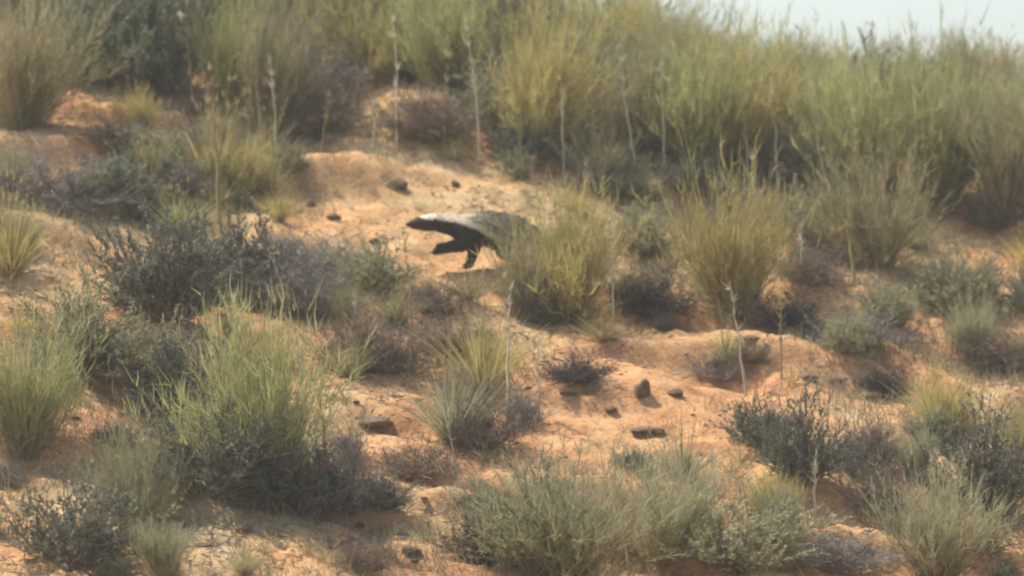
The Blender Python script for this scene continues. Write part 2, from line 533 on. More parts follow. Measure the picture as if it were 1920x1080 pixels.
PL = [
 # top of the slope, left to right
 ('leafy', 0, 290, 185, 230, 300, 'blue_green', 'large blue-green bush filling the upper left corner of the slope', 0),
 ('broom', 0, 415, 215, 130, 260, 'broom_green', 'tall green broom bush beside the upper left blue-green bush', 8),
 ('broom', 3, 500, 262, 150, 310, 'broom_olive', 'olive drooping broom bush left of the dark brown thicket', 6),
 ('dead', 0, 600, 255, 210, 170, 'dead_brown', 'wide dark brown dead thicket above the bright orange sand hump', 0),
 ('dead', 2, 560, 190, 180, 160, 'dead_grey', 'grey dead shrub behind the dark brown thicket', 0),
 ('broom', 1, 680, 165, 170, 250, 'broom_yellow', 'yellow broom bush rising behind the brown thicket at the top', 0),
 ('broom', 2, 570, 130, 160, 230, 'broom_olive', 'olive upright bush at the top edge left of the yellow broom', 0),
 ('dead', 1, 815, 262, 190, 105, 'dead_brown', 'low dark brown shrub below the pale sand patch at the top', 0),
 ('broom', 0, 850, 170, 170, 260, 'broom_green', 'green broom bush behind the tall white stalk at top centre', 0),
 ('leafy', 1, 860, 60, 190, 190, 'dark_green', 'dark green bush on the crest at top centre', 0),
 ('broom', 2, 770, 110, 150, 210, 'broom_olive', 'brownish upright bush on the crest right of the yellow broom', 0),
 ('leafy', 2, 930, 255, 150, 160, 'sage', 'grey-olive shrub at the foot of the bright yellow-green broom', 0),
 ('broom', 1, 1000, 290, 190, 330, 'broom_yellow', 'bright yellow-green broom bush at top centre, tallest there', 4),
 ('dead', 2, 960, 130, 150, 180, 'dead_brown', 'brown twiggy bush behind the bright yellow-green broom', 0),
 ('leafy', 0, 1100, 235, 120, 200, 'blue_green', 'dark teal bush between the yellow-green broom and the right thicket', 0),
 ('dead', 0, 1110, 270, 120, 110, 'dead_brown', 'brown shrub in front of the dark teal bush', 0),
 ('broom', 3, 1195, 310, 160, 290, 'broom_olive', 'olive broom bush around the long leaning stalk', 5),
 ('broom', 0, 1310, 330, 230, 330, 'broom_green', 'large green broom bush left of centre in the right thicket', 3),
 ('broom', 1, 1400, 320, 210, 300, 'broom_yellow', 'yellow-olive broom bush in the middle of the right thicket', 0),
 ('dead', 1, 1250, 300, 150, 150, 'dead_brown', 'brown shrub under the large green broom of the right thicket', 0),
 ('dead', 0, 1485, 365, 180, 165, 'dead_grey', 'grey purple dome of dead twigs below the right thicket', 0),
 ('broom', 2, 1500, 300, 210, 270, 'broom_green', 'green broom bush behind the grey purple dome', 0),
 ('broom', 3, 1600, 395, 220, 340, 'broom_green', 'bright green arching broom bush near the right end of the thicket', 6),
 ('leafy', 2, 1640, 270, 160, 200, 'sage', 'sage bush on the crest behind the bright green arching broom', 0),
 ('broom', 0, 1640, 500, 190, 260, 'broom_olive', 'olive bush above the pale sand bank at the right', 0),
 ('leafy', 1, 1530, 470, 140, 130, 'sage', 'grey-green shrub left of the leaning stalk at the right', 0),
 # middle
 ('tuft', 0, 400, 360, 170, 170, 'broom_yellow', 'yellow-green grass clump around the tall white stalk on the left', 0),
 ('leafy', 1, 300, 345, 150, 110, 'sage', 'low sage shrub on the left below the pale ground', 0),
 ('tuft', 1, 500, 330, 110, 130, 'broom_olive', 'olive grass clump between the white stalk and the orange hump', 0),
 ('leafy', 0, 320, 600, 270, 215, 'dark_green', 'big dark grey-green bush at the middle left', 0),
 ('leafy', 2, 455, 570, 220, 170, 'dark_green', 'dark bush joined to the right of the big grey-green one', 0),
 ('tuft', 2, 340, 440, 150, 80, 'broom_green', 'low green grass fringe above the big dark grey-green bush', 0),
 ('dead', 2, 555, 590, 190, 150, 'dead_grey', 'grey-brown dead shrub right of the dark bushes', 0),
 ('dead', 0, 650, 690, 160, 120, 'dead_brown', 'brown dead shrub up-slope of the left sand ledge', 0),
 ('leafy', 1, 705, 550, 140, 100, 'sage', 'small sage shrub on the sand left below the badger', 0),
 ('dead', 1, 820, 590, 150, 70, 'dead_brown', 'low reddish brown shrub just below the badger', 0),
 ('broom', 2, 1058, 605, 215, 285, 'broom_yellow', 'yellowish fan shaped bush partly hiding the badger rump', 0),
 ('dead', 0, 1000, 600, 90, 95, 'dead_brown', 'narrow dark brown shrub at the foot of the fan bush beside the badger', 0),
 ('tuft', 2, 880, 565, 110, 62, 'broom_olive', 'olive grass tuft right under the badger forelegs', 0),
 ('tuft', 1, 975, 590, 100, 70, 'broom_olive', 'olive grass tuft under the badger hind legs', 0),
 ('broom', 1, 984, 598, 140, 185, 'broom_olive', 'loose olive bush covering the badger rump, left of the fan bush', 0),
 ('tuft', 0, 800, 560, 90, 50, 'straw', 'low straw tuft below the badger head', 0),
 ('broom', 3, 1375, 605, 260, 330, 'broom_yellow', 'second fan shaped bush, olive yellow, right of the badger fan bush', 0),
 ('dead', 3, 600, 530, 150, 90, 'dead_grey', 'grey-brown bare shrub uphill of the grey-brown dead one in the middle left', 0),
 ('tuft', 0, 640, 600, 120, 90, 'broom_olive', 'olive grass tuft in front of the grey-brown dead shrub, middle left', 0),
 ('tuft', 2, 740, 610, 110, 80, 'broom_olive', 'olive grass tuft downhill of the small sage shrub near the badger', 0),
 ('dead', 0, 850, 660, 140, 70, 'dead_brown', 'low brown dead shrub behind the golden yellow grass clump', 0),
 ('tuft', 1, 1130, 640, 110, 60, 'straw', 'straw tuft downhill of the fan bush beside the badger', 0),
 ('broom', 5, 1120, 360, 130, 130, 'broom_olive', 'loose olive bush uphill between the two fan bushes', 0),
 ('leafy', 2, 1215, 480, 140, 105, 'sage', 'grey-green shrub on the sand between the two fan bushes', 0),
 ('dead', 2, 1240, 605, 170, 100, 'dead_dark', 'dark rounded shrub at the left foot of the second fan bush', 0),
 ('leafy', 1, 1180, 560, 100, 60, 'sage', 'small pale sage shrub left of the dark rounded shrub', 0),
 ('tuft', 0, 905, 735, 170, 170, 'broom_yellow', 'golden yellow grass clump downhill of the badger', 0),
 ('dead', 1, 740, 700, 150, 95, 'dead_brown', 'dark brown shrub left of the golden yellow grass clump', 0),
 ('dead', 2, 1085, 718, 125, 62, 'dead_dark', 'low dark purple shrub on the orange sand right of the golden clump', 0),
 ('tuft', 1, 1362, 680, 95, 80, 'broom_green', 'small bright green tuft at the foot of the second fan bush', 0),
 ('dead', 0, 1465, 625, 140, 75, 'dead_dark', 'dark shrub in the hollow under the right sand bank', 0),
 ('dead', 1, 1610, 665, 180, 85, 'dead_grey', 'grey shrub below the right sand bank near the edge', 0),
 ('leafy', 2, 1655, 610, 110, 90, 'sage', 'small sage shrub at the right end of the sand bank', 0),
 # lower part
 ('broom', 1, 490, 930, 330, 400, 'broom_green', 'largest foreground bush, green topped, at lower left', 0),
 ('leafy', 0, 400, 930, 240, 200, 'dark_green', 'dark green shrub under the left side of the largest foreground bush', 0),
 ('leafy', 2, 560, 965, 190, 150, 'dark_green', 'dark green shrub under the right side of the largest foreground bush', 0),
 ('leafy', 1, 335, 790, 190, 190, 'dark_green', 'dark shrub behind the left edge bush in the lower left', 0),
 ('leafy', 2, 275, 740, 150, 150, 'sage', 'pale sage bush at the left edge halfway down', 0),
 ('broom', 0, 262, 990, 140, 230, 'sage', 'grey-green wispy bush at the left edge near the bottom', 0),
 ('dead', 0, 660, 965, 150, 190, 'dead_grey', 'grey-brown twiggy shrub right of the largest foreground bush', 0),
 ('tuft', 2, 850, 830, 170, 160, 'sage', 'sage green tuft uphill of the white pebble', 0),
 ('dead', 1, 905, 840, 150, 110, 'dead_brown', 'dark brown shrub right behind the sage green tuft', 0),
 ('dead', 2, 780, 900, 170, 80, 'dead_brown', 'low dark brown shrub beside the white pebble', 0),
 ('leafy', 0, 1010, 1075, 240, 210, 'sage', 'grey-green shrub at the bottom centre', 0),
 ('broom', 3, 1060, 1085, 260, 290, 'sage', 'tall grey-green wispy bush at the bottom centre', 0),
 ('dead', 1, 930, 1060, 170, 130, 'dead_dark', 'dark tangle at the left foot of the bottom centre bush', 0),
 ('broom', 2, 1235, 1060, 210, 250, 'sage', 'sage wispy bush right of the bottom centre bush', 0),
 ('leafy', 1, 1390, 1085, 240, 150, 'sage', 'broad pale sage bush along the bottom right of centre', 0),
 ('tuft', 1, 1280, 900, 150, 110, 'sage', 'thin sage tuft on sand above the sage wispy bush', 0),
 ('leafy', 0, 1505, 915, 160, 165, 'dark_green', 'dark rounded shrub on the open sand at lower right', 0),
 ('leafy', 2, 1425, 840, 120, 100, 'dark_green', 'smaller dark shrub left of the dark rounded one at lower right', 0),
 ('dead', 0, 1655, 970, 140, 110, 'dead_brown', 'brown shrub at the right edge near the bottom', 0),
 ('dead', 2, 1560, 1070, 220, 80, 'dead_grey', 'low grey shrub in the bottom right corner', 0),
 ('dead', 1, 1660, 745, 90, 60, 'dead_dark', 'small dark shrub near the right edge on the pale slope', 0),
 # beyond the sides
 ('leafy', 1, 140, 150, 260, 280, 'blue_green', 'blue-green bush at the far left top of the slope', 0),
 ('broom', 1, 30, 240, 240, 330, 'broom_olive', 'olive broom bush at the far left end of the slope', 0),
 ('dead', 0, 120, 400, 220, 120, 'dead_grey', 'grey dead shrub on the pale ground at the far left', 0),
 ('tuft', 0, 20, 520, 170, 150, 'broom_yellow', 'yellow grass clump at the far left end, halfway up', 0),
 ('leafy', 2, 150, 690, 220, 170, 'sage', 'sage shrub at the far left, halfway down', 0),
 ('broom', 2, 40, 860, 230, 300, 'broom_green', 'green broom bush at the far left near the bottom', 0),
 ('leafy', 0, 140, 1060, 240, 180, 'dark_green', 'dark shrub in the far bottom left corner', 0),
 ('broom', 1, 1760, 380, 250, 340, 'broom_green', 'green broom bush beyond the right end of the thicket', 0),
 ('broom', 3, 1890, 420, 230, 320, 'broom_olive', 'olive broom bush at the far right top', 0),
 ('leafy', 1, 1790, 590, 170, 130, 'sage', 'sage shrub on the bank at the far right', 0),
 ('dead', 2, 1880, 700, 180, 100, 'dead_brown', 'brown shrub at the far right halfway down', 0),
 ('tuft', 2, 1760, 800, 140, 120, 'broom_yellow', 'yellow grass clump at the far right on open sand', 0),
 ('leafy', 2, 1850, 960, 220, 190, 'dark_green', 'dark shrub at the far right near the bottom', 0),
 ('broom', 0, 1750, 1085, 200, 230, 'sage', 'grey-green wispy bush in the far bottom right corner', 0),
]
for (k, v, x, y, wpx, hpx, m, lab, lean) in PL:
    plant(k, v, x, y, wpx, hpx, m, lab, lean)

# landmarks the smaller plants are described by
LM = [(290, 60, 'upper left blue-green bush'), (460, 130, 'olive drooping broom bush'), (600, 180, 'dark brown thicket'), (680, 60, 'topmost yellow broom bush'),
      (640, 290, 'orange sand hump'), (888, 130, 'tallest white stalk'), (1000, 150, 'bright yellow-green broom'), (1100, 160, 'dark teal bush'),
      (1310, 180, 'large green broom'), (1480, 290, 'grey purple dome'), (1600, 220, 'bright green arching broom'), (405, 280, 'tall white stalk on the left'),
      (350, 500, 'big dark grey-green bush'), (820, 430, 'badger'), (1045, 460, 'badger fan bush'), (1375, 450, 'second fan bush'), (1560, 560, 'right sand bank'),
      (905, 650, 'golden yellow grass clump'), (1085, 690, 'low dark purple shrub'), (1205, 730, 'upright dark clod'), (1342, 690, 'rounded dark clod'),
      (1530, 712, 'long dark clod'), (1505, 830, 'dark rounded shrub'), (480, 750, 'largest foreground bush'), (270, 880, 'left edge wispy bush'),
      (850, 760, 'sage green tuft'), (797, 880, 'white pebble'), (1050, 950, 'bottom centre bush'), (1235, 940, 'sage wispy bush'), (1390, 1010, 'broad pale sage bush'),
      (640, 1025, 'large brown bottom clod'), (705, 800, 'wide dark ledge clod'), (1655, 930, 'right edge brown shrub'), (650, 640, 'left ledge dead shrub'),
      (700, 510, 'small sage shrub under the badger head'), (1600, 440, 'bent stalk at the right'), (300, 300, 'upper left low sage shrub'),
      (20, 470, 'far left yellow clump'), (120, 350, 'far left grey dead shrub'), (40, 730, 'far left green broom'), (140, 980, 'bottom left corner shrub'),
      (30, 100, 'far left olive broom'), (1760, 250, 'broom beyond the thicket'), (1890, 280, 'far right olive broom'), (1790, 540, 'far right bank shrub'),
      (1880, 650, 'far right brown shrub'), (1760, 750, 'far right yellow clump'), (1850, 880, 'far right dark shrub'), (1750, 980, 'bottom right wispy bush')]
USED = set()
def auto_label(px, py, kind, mat, crest=False, pres=None):
    col = {'broom_green': 'green', 'broom_olive': 'olive', 'broom_yellow': 'yellowish', 'sage': 'sage', 'blue_green': 'blue-green', 'dark_green': 'dark green',
           'dead_brown': 'brown', 'dead_grey': 'grey', 'dead_dark': 'blackish', 'straw': 'straw yellow', 'pale_stone': 'pale', 'clod': 'dark brown'}[mat]
    kn = {'broom': 'wispy bush', 'leafy': 'leafy shrub', 'dead': 'bare shrub', 'tuft': 'grass tuft', 'stone': 'stone'}[kind]
    order = sorted(LM, key=lambda q: (q[0] - px) ** 2 + (q[1] - py) ** 2)
    for pre in pres or (('crest ', 'farther crest ', 'half hidden crest ') if crest else ('small ', 'low ', 'modest ')):
        for (x, y, nm) in order[:5]:
            if crest:
                rel = 'right behind' if abs(x - px) < 45 else ('left behind' if px < x else 'to the right behind')
            else:
                rel = ('left of' if px < x else 'right of') if abs(px - x) > abs(py - y) else ('uphill of' if py < y else 'downhill of')
            lab = pre + col + ' ' + kn + ' ' + rel + ' the ' + nm
            if lab not in USED:
                USED.add(lab); return lab
    return lab

# smaller fill plants on the open slope
frs = np.random.RandomState(63)
CLEAR = [(720, 370, 190, 60), (860, 380, 60, 50), (820, 450, 130, 65), (640, 300, 95, 45), (1170, 740, 170, 45), (480, 990, 140, 30), (690, 765, 60, 30), (1580, 560, 90, 25), (1540, 740, 120, 40),
         (650, 400, 110, 40), (1600, 980, 60, 30), (1330, 800, 90, 40), (770, 330, 90, 30), (900, 880, 40, 30)]
cnt = 0
while cnt < 170:
    px, py = frs.uniform(-40, 1960), frs.uniform(210, 1095)
    if cnt % 5 == 0: px, py = frs.uniform(200, 600), frs.uniform(215, 400)
    if cnt % 7 == 0: px, py = frs.uniform(700, 1500), frs.uniform(250, 400)
    if any(((px - a) / c) ** 2 + ((py - b) / d) ** 2 < 1 for a, b, c, d in CLEAR): continue
    if 730 < px < 1010 and 500 < py < 640: continue
    kind = ['leafy', 'dead', 'tuft', 'leafy', 'dead', 'broom'][frs.randint(6)]
    mat = {'leafy': ['sage', 'sage', 'dark_green', 'blue_green'], 'dead': ['dead_brown', 'dead_grey', 'dead_brown', 'dead_grey'],
           'tuft': ['broom_olive', 'straw', 'sage', 'broom_yellow'], 'broom': ['broom_olive', 'sage', 'broom_yellow', 'sage']}[kind][frs.randint(4)]
    wpx = frs.uniform(45, 120); hpx = wpx * frs.uniform(.5, .9)
    if kind == 'broom': wpx *= .9; hpx = wpx * 1.3
    plant(kind, frs.randint(3), px, py, wpx, hpx, mat, auto_label(px, py - hpx / 2, kind, mat), 0, 'smaller plants scattered over the slope')
    cnt += 1

# background rows on the crest, close the view behind the front bushes
crs = np.random.RandomState(77)
i = 0
for px in np.arange(-60, 2020, 88):
    for row in range(2):
        x0 = (px + crs.uniform(-30, 30) - 960) / FPX * (30 + row * 1.2)
        y0 = 4.7 + row * 1.1 + crs.uniform(-.3, .3)
        kind = ['broom', 'leafy', 'broom', 'dead'][crs.randint(0, 4)] if px < 1200 else 'broom'
        v = crs.randint(0, 3)
        mat = {'broom': ['broom_green', 'broom_olive', 'broom_yellow'][crs.randint(3)],
               'leafy': ['sage', 'blue_green', 'dark_green'][crs.randint(3)], 'dead': ['dead_brown', 'dead_grey'][crs.randint(2)]}[kind]
        z0 = float(ground_h(x0, y0))
        hm = np.interp(px, [0, 1000, 1200, 1350, 1700, 2000], [1.5, 1.2, .84, .70, .70, .8]) * crs.uniform(.75, 1.1)
        root = empty(NAME[kind], (x0, y0, z0))
        root.rotation_euler = (0, 0, crs.rand() * 6.28)
        wm = crs.uniform(.6, .9)
        root.scale = (wm, wm, hm)
        tag(root, auto_label(px, 60, kind, mat, True), CAT[kind], 'bushes along the crest')
        a, b = PARTN[kind]
        me1, me2 = LIB[(kind, v)]
        link(a, me1, M[{'broom': 'wand', 'leafy': 'wood', 'dead': mat}[kind]], root)
        link(b, me2, M[mat], root)

# ---------------------------------------------------------------- tall pale stalks
rs0 = np.random.RandomState(88)
def stalk(seed, px, py, tpx, tpy, thick, label):
    thick *= rs0.uniform(1.2, 1.75)
    rs = np.random.RandomState(seed)
    p = px_ground(px, py)
    y1 = p.y - .38; x1 = p.x * (y1 + 25) / (p.y + 25)
    p = Vector((x1, y1, float(ground_h(x1, y1))))
    k = (p.y - CAM.y) / FPX
    py = 540 - p.z / k
    top = np.array([(tpx - px) * k, rs.uniform(-.08, .08), (py - tpy) * k])
    L = np.linalg.norm(top)
    g = Geo()
    d = (top / L)[None]
    P = g.strands(np.zeros((1, 3)), d, L, thick, np.array([[rs.uniform(-.06, .06), 0, 0]]), 8, rs, tube=True, kink=.007)
    n = 6
    j = rs.randint(4, 8, n)
    g.strands(P[0, j], unit(d + rs.normal(0, .28, (n, 3))), rs.uniform(.05, .14, n), thick * .4, None, 3, rs, tube=True, kink=.03)
    n = 40
    j = rs.randint(5, 9, n)
    g.strands(P[0, j], unit(d + rs.normal(0, .45, (n, 3))), rs.uniform(.02, .08, n), .006, None, 2, rs)
    o = link('dry_stalk', g.mesh('dry_stalk'), M['pale_stalk' if seed % 3 else 'straw'])
    o.location = p
    tag(o, label, 'stalk', 'pale dry stalks standing among the bushes')

ST = [
 (415, 400, 403, 190, .022, 'tall white dry stalk on the left side, rising from the yellow-green clump'),
 (700, 268, 704, 190, .015, 'short white stalk above the orange sand hump'),
 (900, 275, 888, 60, .016, 'tallest white stalk at the top, left of the bright yellow-green broom'),
 (978, 300, 972, 215, .013, 'short pale stalk at the foot of the bright yellow-green broom'),
 (1192, 305, 1160, 90, .016, 'long pale stalk leaning left in front of the olive broom'),
 (1404, 318, 1392, 215, .015, 'pale stalk in the dark middle of the right thicket'),
 (1603, 520, 1582, 360, .020, 'pale bent stalk above the right sand bank'),
 (1305, 250, 1308, 140, .013, 'thin pale stalk inside the large green broom'),
 (953, 745, 948, 545, .017, 'tall pale stalk in the golden yellow grass clump'),
 (776, 660, 770, 440, .012, 'thin straw stalk in front of the badger chest'),
 (1000, 560, 990, 480, .014, 'short pale stalk crossing the foot of the fan bush beside the badger'),
 (1400, 640, 1380, 540, .017, 'whitish stalk at the foot of the second fan bush'),
 (1465, 640, 1464, 560, .013, 'pale stalk in the dark shrub under the right sand bank'),
 (1505, 500, 1500, 430, .013, 'short pale stalk left of the bent stalk at the right'),
 (1012, 725, 1006, 640, .012, 'short stalk right of the golden yellow grass clump'),
 (600, 262, 612, 180, .013, 'short stalk leaning right in the dark brown thicket'),
 (490, 260, 462, 20, .013, 'long grey stalk at the top left in the olive broom'),
 (590, 860, 560, 650, .014, 'long pale stalk in the largest foreground bush'),
 (1035, 1050, 1010, 940, .014, 'pale stalk at the foot of the bottom centre bush'),
 (1345, 940, 1340, 860, .012, 'short pale stalk on the sand above the broad pale sage bush'),
 (1530, 900, 1524, 860, .013, 'short pale stalk in the dark rounded shrub at lower right'),
 (360, 200, 352, 10, .014, 'tall thin stalk before the upper left blue-green bush'),
 (520, 270, 512, 120, .013, 'thin stalk in front of the olive drooping broom bush'),
 (745, 240, 742, 40, .014, 'thin grey stalk right of the topmost yellow broom bush'),
 (830, 250, 838, 110, .012, 'thin stalk leaning right above the low dark brown shrub'),
 (1060, 300, 1050, 150, .013, 'thin stalk between the bright yellow-green broom and the dark teal bush'),
 (1250, 310, 1228, 100, .014, 'tall stalk leaning left before the large green broom'),
 (1345, 320, 1350, 60, .013, 'tall straight stalk right inside the large green broom'),
 (1460, 330, 1440, 130, .013, 'tall stalk leaning left above the grey purple dome'),
 (1560, 380, 1512, 60, .014, 'longest leaning stalk, before the bright green arching broom'),
 (1650, 420, 1640, 180, .013, 'stalk at the right end of the thicket near the edge'),
 (1420, 520, 1410, 300, .014, 'thin upright stalk in the second fan bush'),
 (1150, 560, 1146, 420, .012, 'thin stalk between the two fan bushes'),
 (440, 540, 425, 370, .013, 'thin stalk before the dark bush at the middle left'),
 (690, 640, 660, 560, .012, 'short stalk by the left ledge dead shrub'),
 (470, 760, 430, 560, .013, 'stalk leaning left in the top of the largest foreground bush'),
 (620, 930, 600, 740, .013, 'pale stalk at the right side of the largest foreground bush'),
 (860, 850, 835, 740, .013, 'stalk leaning left in the sage green tuft'),
 (300, 900, 270, 830, .013, 'short bent stalk near the left edge wispy bush'),
 (1180, 1060, 1150, 850, .013, 'stalk leaning left between the two bottom wispy bushes'),
 (1120, 290, 1112, 150, .012, 'thin stalk beside the dark teal bush'),
]
for i, s in enumerate(ST):
    stalk(900 + i, *s)

# ---------------------------------------------------------------- clods, stones
def lump_mesh(seed, name, n=3):
    import bmesh
    rs = np.random.RandomState(seed)
    bm = bmesh.new()
    bmesh.ops.create_icosphere(bm, subdivisions=n, radius=.5)
    off = rs.rand(3) * 50
    for v in bm.verts:
        c = v.co
        d = 1 + .22 * float(fbm(c.x * 2.2 + off[0], c.y * 2.2 + c.z * 3 + off[1], 3))
        v.co = c * d
        v.co.z = max(v.co.z * .75, -.2)
    me = bpy.data.meshes.new(name)
    bm.to_mesh(me); bm.free()
    me.polygons.foreach_set('use_smooth', np.ones(len(me.polygons), bool))
    return me
LUMP = [lump_mesh(i, 'lump') for i in range(5)]

def lump(name, cat, px, py, wpx, hpx, mat, label, i, group=None):
    p = px_ground(px, py)
    k = (p.y - CAM.y) / FPX
    o = link(name, LUMP[i % 5], M[mat])
    o.location = p + Vector((0, 0, hpx * k * .15))
    o.scale = (wpx * k, wpx * k * .8, hpx * k * 1.3)
    o.rotation_euler = (0, 0, i * 1.7)
    tag(o, label, cat, group)
CL = [
 (745, 352, 40, 26, 'dark earth clod at the right end of the orange hump'),
 (853, 348, 20, 12, 'small dark clod on pale sand right of the orange hump'),
 (583, 386, 18, 14, 'small brown clod on the sand above left of the badger'),
 (625, 410, 34, 12, 'flat brown clod on the sand left of the badger head'),
 (1066, 738, 38, 14, 'flat brown clod under the low dark purple shrub'),
 (1145, 774, 26, 12, 'brown clod in the middle of the open orange sand'),
 (1205, 745, 34, 44, 'upright dark brown clod on the open orange sand'),
 (1265, 742, 34, 16, 'dark clod right of the upright one on the sand'),
 (1342, 704, 44, 46, 'rounded dark brown clod below the small bright green tuft'),
 (1512, 712, 48, 15, 'long dark clod on the pale right sand slope'),
 (1566, 716, 32, 14, 'dark clod beside the long one on the right sand slope'),
 (1636, 745, 36, 15, 'dark clod near the right edge of the sand slope'),
 (705, 802, 74, 22, 'wide dark clod on the lower left sand ledge'),
 (455, 1000, 34, 18, 'brown clod on the sand at the bottom left'),
 (640, 1025, 60, 34, 'large brown clod at the bottom, left of centre'),
 (715, 930, 36, 24, 'reddish brown clod left of the low brown shrub'),
 (770, 1040, 44, 20, 'flat brown clod at the bottom near the centre bush'),
 (1215, 808, 70, 12, 'long flat clod on sand above the sage tuft'),
 (1410, 640, 34, 16, 'clod at the right foot of the second fan bush'),
 (385, 1025, 44, 12, 'flat earth clod by the bottom left corner of the sand'),
 (1600, 1035, 60, 30, 'brown lump beside the low grey corner shrub'),
 (700, 455, 20, 12, 'small clod on the sand left of the badger paw'),
]
for i, (x, y, a, b, lab) in enumerate(CL):
    lump('earth_clod', 'clod', x, y, a, b, 'clod', lab, i)
lump('white_pebble', 'pebble', 797, 884, 15, 15, 'pale_stone', 'white pebble beside the low dark brown shrub', 1)
lump('white_pebble', 'pebble', 285, 425, 14, 16, 'pale_stone', 'white pebble above the big dark grey-green bush', 2)
lump('white_pebble', 'pebble', 755, 1012, 12, 8, 'pale_stone', 'small white pebble on the sand at the bottom, near the flat clod', 3)

# ---------------------------------------------------------------- small repeats scattered over the sand
trs = np.random.RandomState(41)
TM = [tuft_meshes(500, 60, .95), tuft_meshes(501, 45, 1.05)]
for i in range(120):
    px, py = trs.uniform(-20, 1940), trs.uniform(330, 1090)
    p = px_ground(px, py)
    s = trs.uniform(.08, .22)
    root = empty('small_grass_tuft', p)
    root.scale = (s * 1.1, s * 1.1, s)
    root.rotation_euler = (0, 0, trs.rand() * 6.28)
    mt = ['straw', 'broom_olive', 'sage'][trs.randint(3)]
    tag(root, auto_label(px, py, 'tuft', mt, False, ('tiny sparse ', 'tiny thin ', 'tiny faint ')), 'grass tuft', 'small dry tufts scattered over the sand')
    link('blades', TM[i % 2][0], M[mt], root)
for i in range(90):
    px, py = trs.uniform(-20, 1940), trs.uniform(300, 1090)
    p = px_ground(px, py)
    s = trs.uniform(.015, .05)
    mt = 'pale_stone' if trs.rand() < .3 else 'clod'
    o = link('small_stone', LUMP[trs.randint(5)], M[mt])
    o.location = p; o.scale = (s * trs.uniform(1, 1.8), s, s * .8); o.rotation_euler = (0, 0, trs.rand() * 6.28)
    tag(o, auto_label(px, py, 'stone', mt, False, ('loose ', 'little ', 'lone ')), 'stone', 'small stones scattered over the slope')

# uncountable litter and low ground cover
def litter():
    rs = np.random.RandomState(9)
    n = 26000
    x = rs.uniform(-4.6, 4.6, n); y = rs.uniform(-5.5, 5.2, n)
    keep = fbm(x * .9, y * .9, 3, 21) + rs.normal(0, .2, n) > .05
    x, y = x[keep], y[keep]; n = len(x)
    z = ground_h(x, y) + .004
    P0 = np.stack([x, y, z], 1)
    D = rs.normal(size=(n, 3)); D[:, 2] = np.abs(D[:, 2]) * .18; D = unit(D)
    g = Geo()
    g.strands(P0, D, rs.uniform(.03, .13, n), rs.uniform(.005, .011, n), None, 2, rs, tube=True, kink=.06)
    o = link('twig_litter', g.mesh('twig_litter'), M['dead_brown'])
    tag(o, 'fallen twigs and plant litter strewn over the sand', 'litter', kind='stuff')
    n = 90000
    x = rs.uniform(-4.6, 4.6, n); y = rs.uniform(-5.5, 5.6, n)
    keep = fbm(x * .7, y * .8, 3, 31) + rs.normal(0, .18, n) > .10
    x, y = x[keep], y[keep]; n = len(x)
    P0 = np.stack([x, y, ground_h(x, y) - .005], 1)
    D = dome_dirs(rs, n, .9, .7)
    g = Geo()
    g.strands(P0, D, rs.uniform(.04, .14, n), rs.uniform(.004, .009, n), None, 2, rs)
    o = link('low_grass', g.mesh('low_grass'), M['ground_grass'])
    tag(o, 'short dry grass growing thinly over the slope', 'grass', kind='stuff')
litter()

def gravel():
    rs = np.random.RandomState(19)
    n = 9000
    x = rs.uniform(-4.6, 4.6, n); y = rs.uniform(-5.5, 5.2, n)
    keep = fbm(x * 1.3, y * 1.3, 2, 51) + rs.normal(0, .2, n) > .2
    x, y = x[keep], y[keep]; n = len(x)
    oc = np.array([[1, 0, 0], [0, 1, 0], [-1, 0, 0], [0, -1, 0], [0, 0, .7], [0, 0, -.7]], float)
    ft = np.array([[0, 1, 4], [1, 2, 4], [2, 3, 4], [3, 0, 4], [1, 0, 5], [2, 1, 5], [3, 2, 5], [0, 3, 5]])
    sz = .003 + .018 * rs.rand(n) ** 3
    V = oc[None] * sz[:, None, None] * rs.uniform(.6, 1.5, (n, 6, 1)) * rs.uniform(.7, 1.3, (n, 1, 3))
    a = rs.rand(n) * 6.28
    c, s_ = np.cos(a)[:, None], np.sin(a)[:, None]
    V = np.stack([V[:, :, 0] * c - V[:, :, 1] * s_, V[:, :, 0] * s_ + V[:, :, 1] * c, V[:, :, 2]], 2)
    V += np.stack([x, y, ground_h(x, y)], 1)[:, None, :]
    me = np_mesh('gravel', V.reshape(-1, 3), (ft[None] + (np.arange(n) * 6)[:, None, None]).reshape(-1, 3))
    tag(link('gravel', me, M['gravel']), 'fine brown gravel strewn over the sand', 'gravel', kind='stuff')
gravel()

# ---------------------------------------------------------------- honey badger
def capsule(p, q, r0, r1, seg=20, rings=10, sy=1.0):
    """tapered capsule as a closed quad/tri lattice between two spheres"""
    p, q = np.array(p, float), np.array(q, float)
    ax = q - p; L = np.linalg.norm(ax); ax = ax / (L + 1e-9)
    up = np.array([0, 1.0, 0]) if abs(ax[1]) < .9 else np.array([1.0, 0, 0])
    u = unit(np.cross(up, ax)); v = np.cross(ax, u)
    prof = []
    for i in range(rings + 1):
        a = -math.pi / 2 + math.pi / 2 * i / rings
        prof.append((p + ax * r0 * math.sin(a), r0 * math.cos(a)))
    for i in range(rings + 1):
        a = math.pi / 2 * i / rings
        prof.append((q + ax * r1 * math.sin(a), r1 * math.cos(a)))
    V, T = [], []
    for c, r in prof:
        for j in range(seg):
            t = 2 * math.pi * j / seg
            V.append(c + (u * math.cos(t) + v * math.sin(t) * sy) * max(r, 1e-4))
    m = len(prof)
    for i in range(m - 1):
        for j in range(seg):
            T.append([i * seg + j, i * seg + (j + 1) % seg, (i + 1) * seg + (j + 1) % seg, (i + 1) * seg + j])
    T.append(None)
    V = np.array(V)
    caps = [list(range(seg))[::-1], [(m - 1) * seg + j for j in range(seg)]]
    return V, [t for t in T if t] + caps

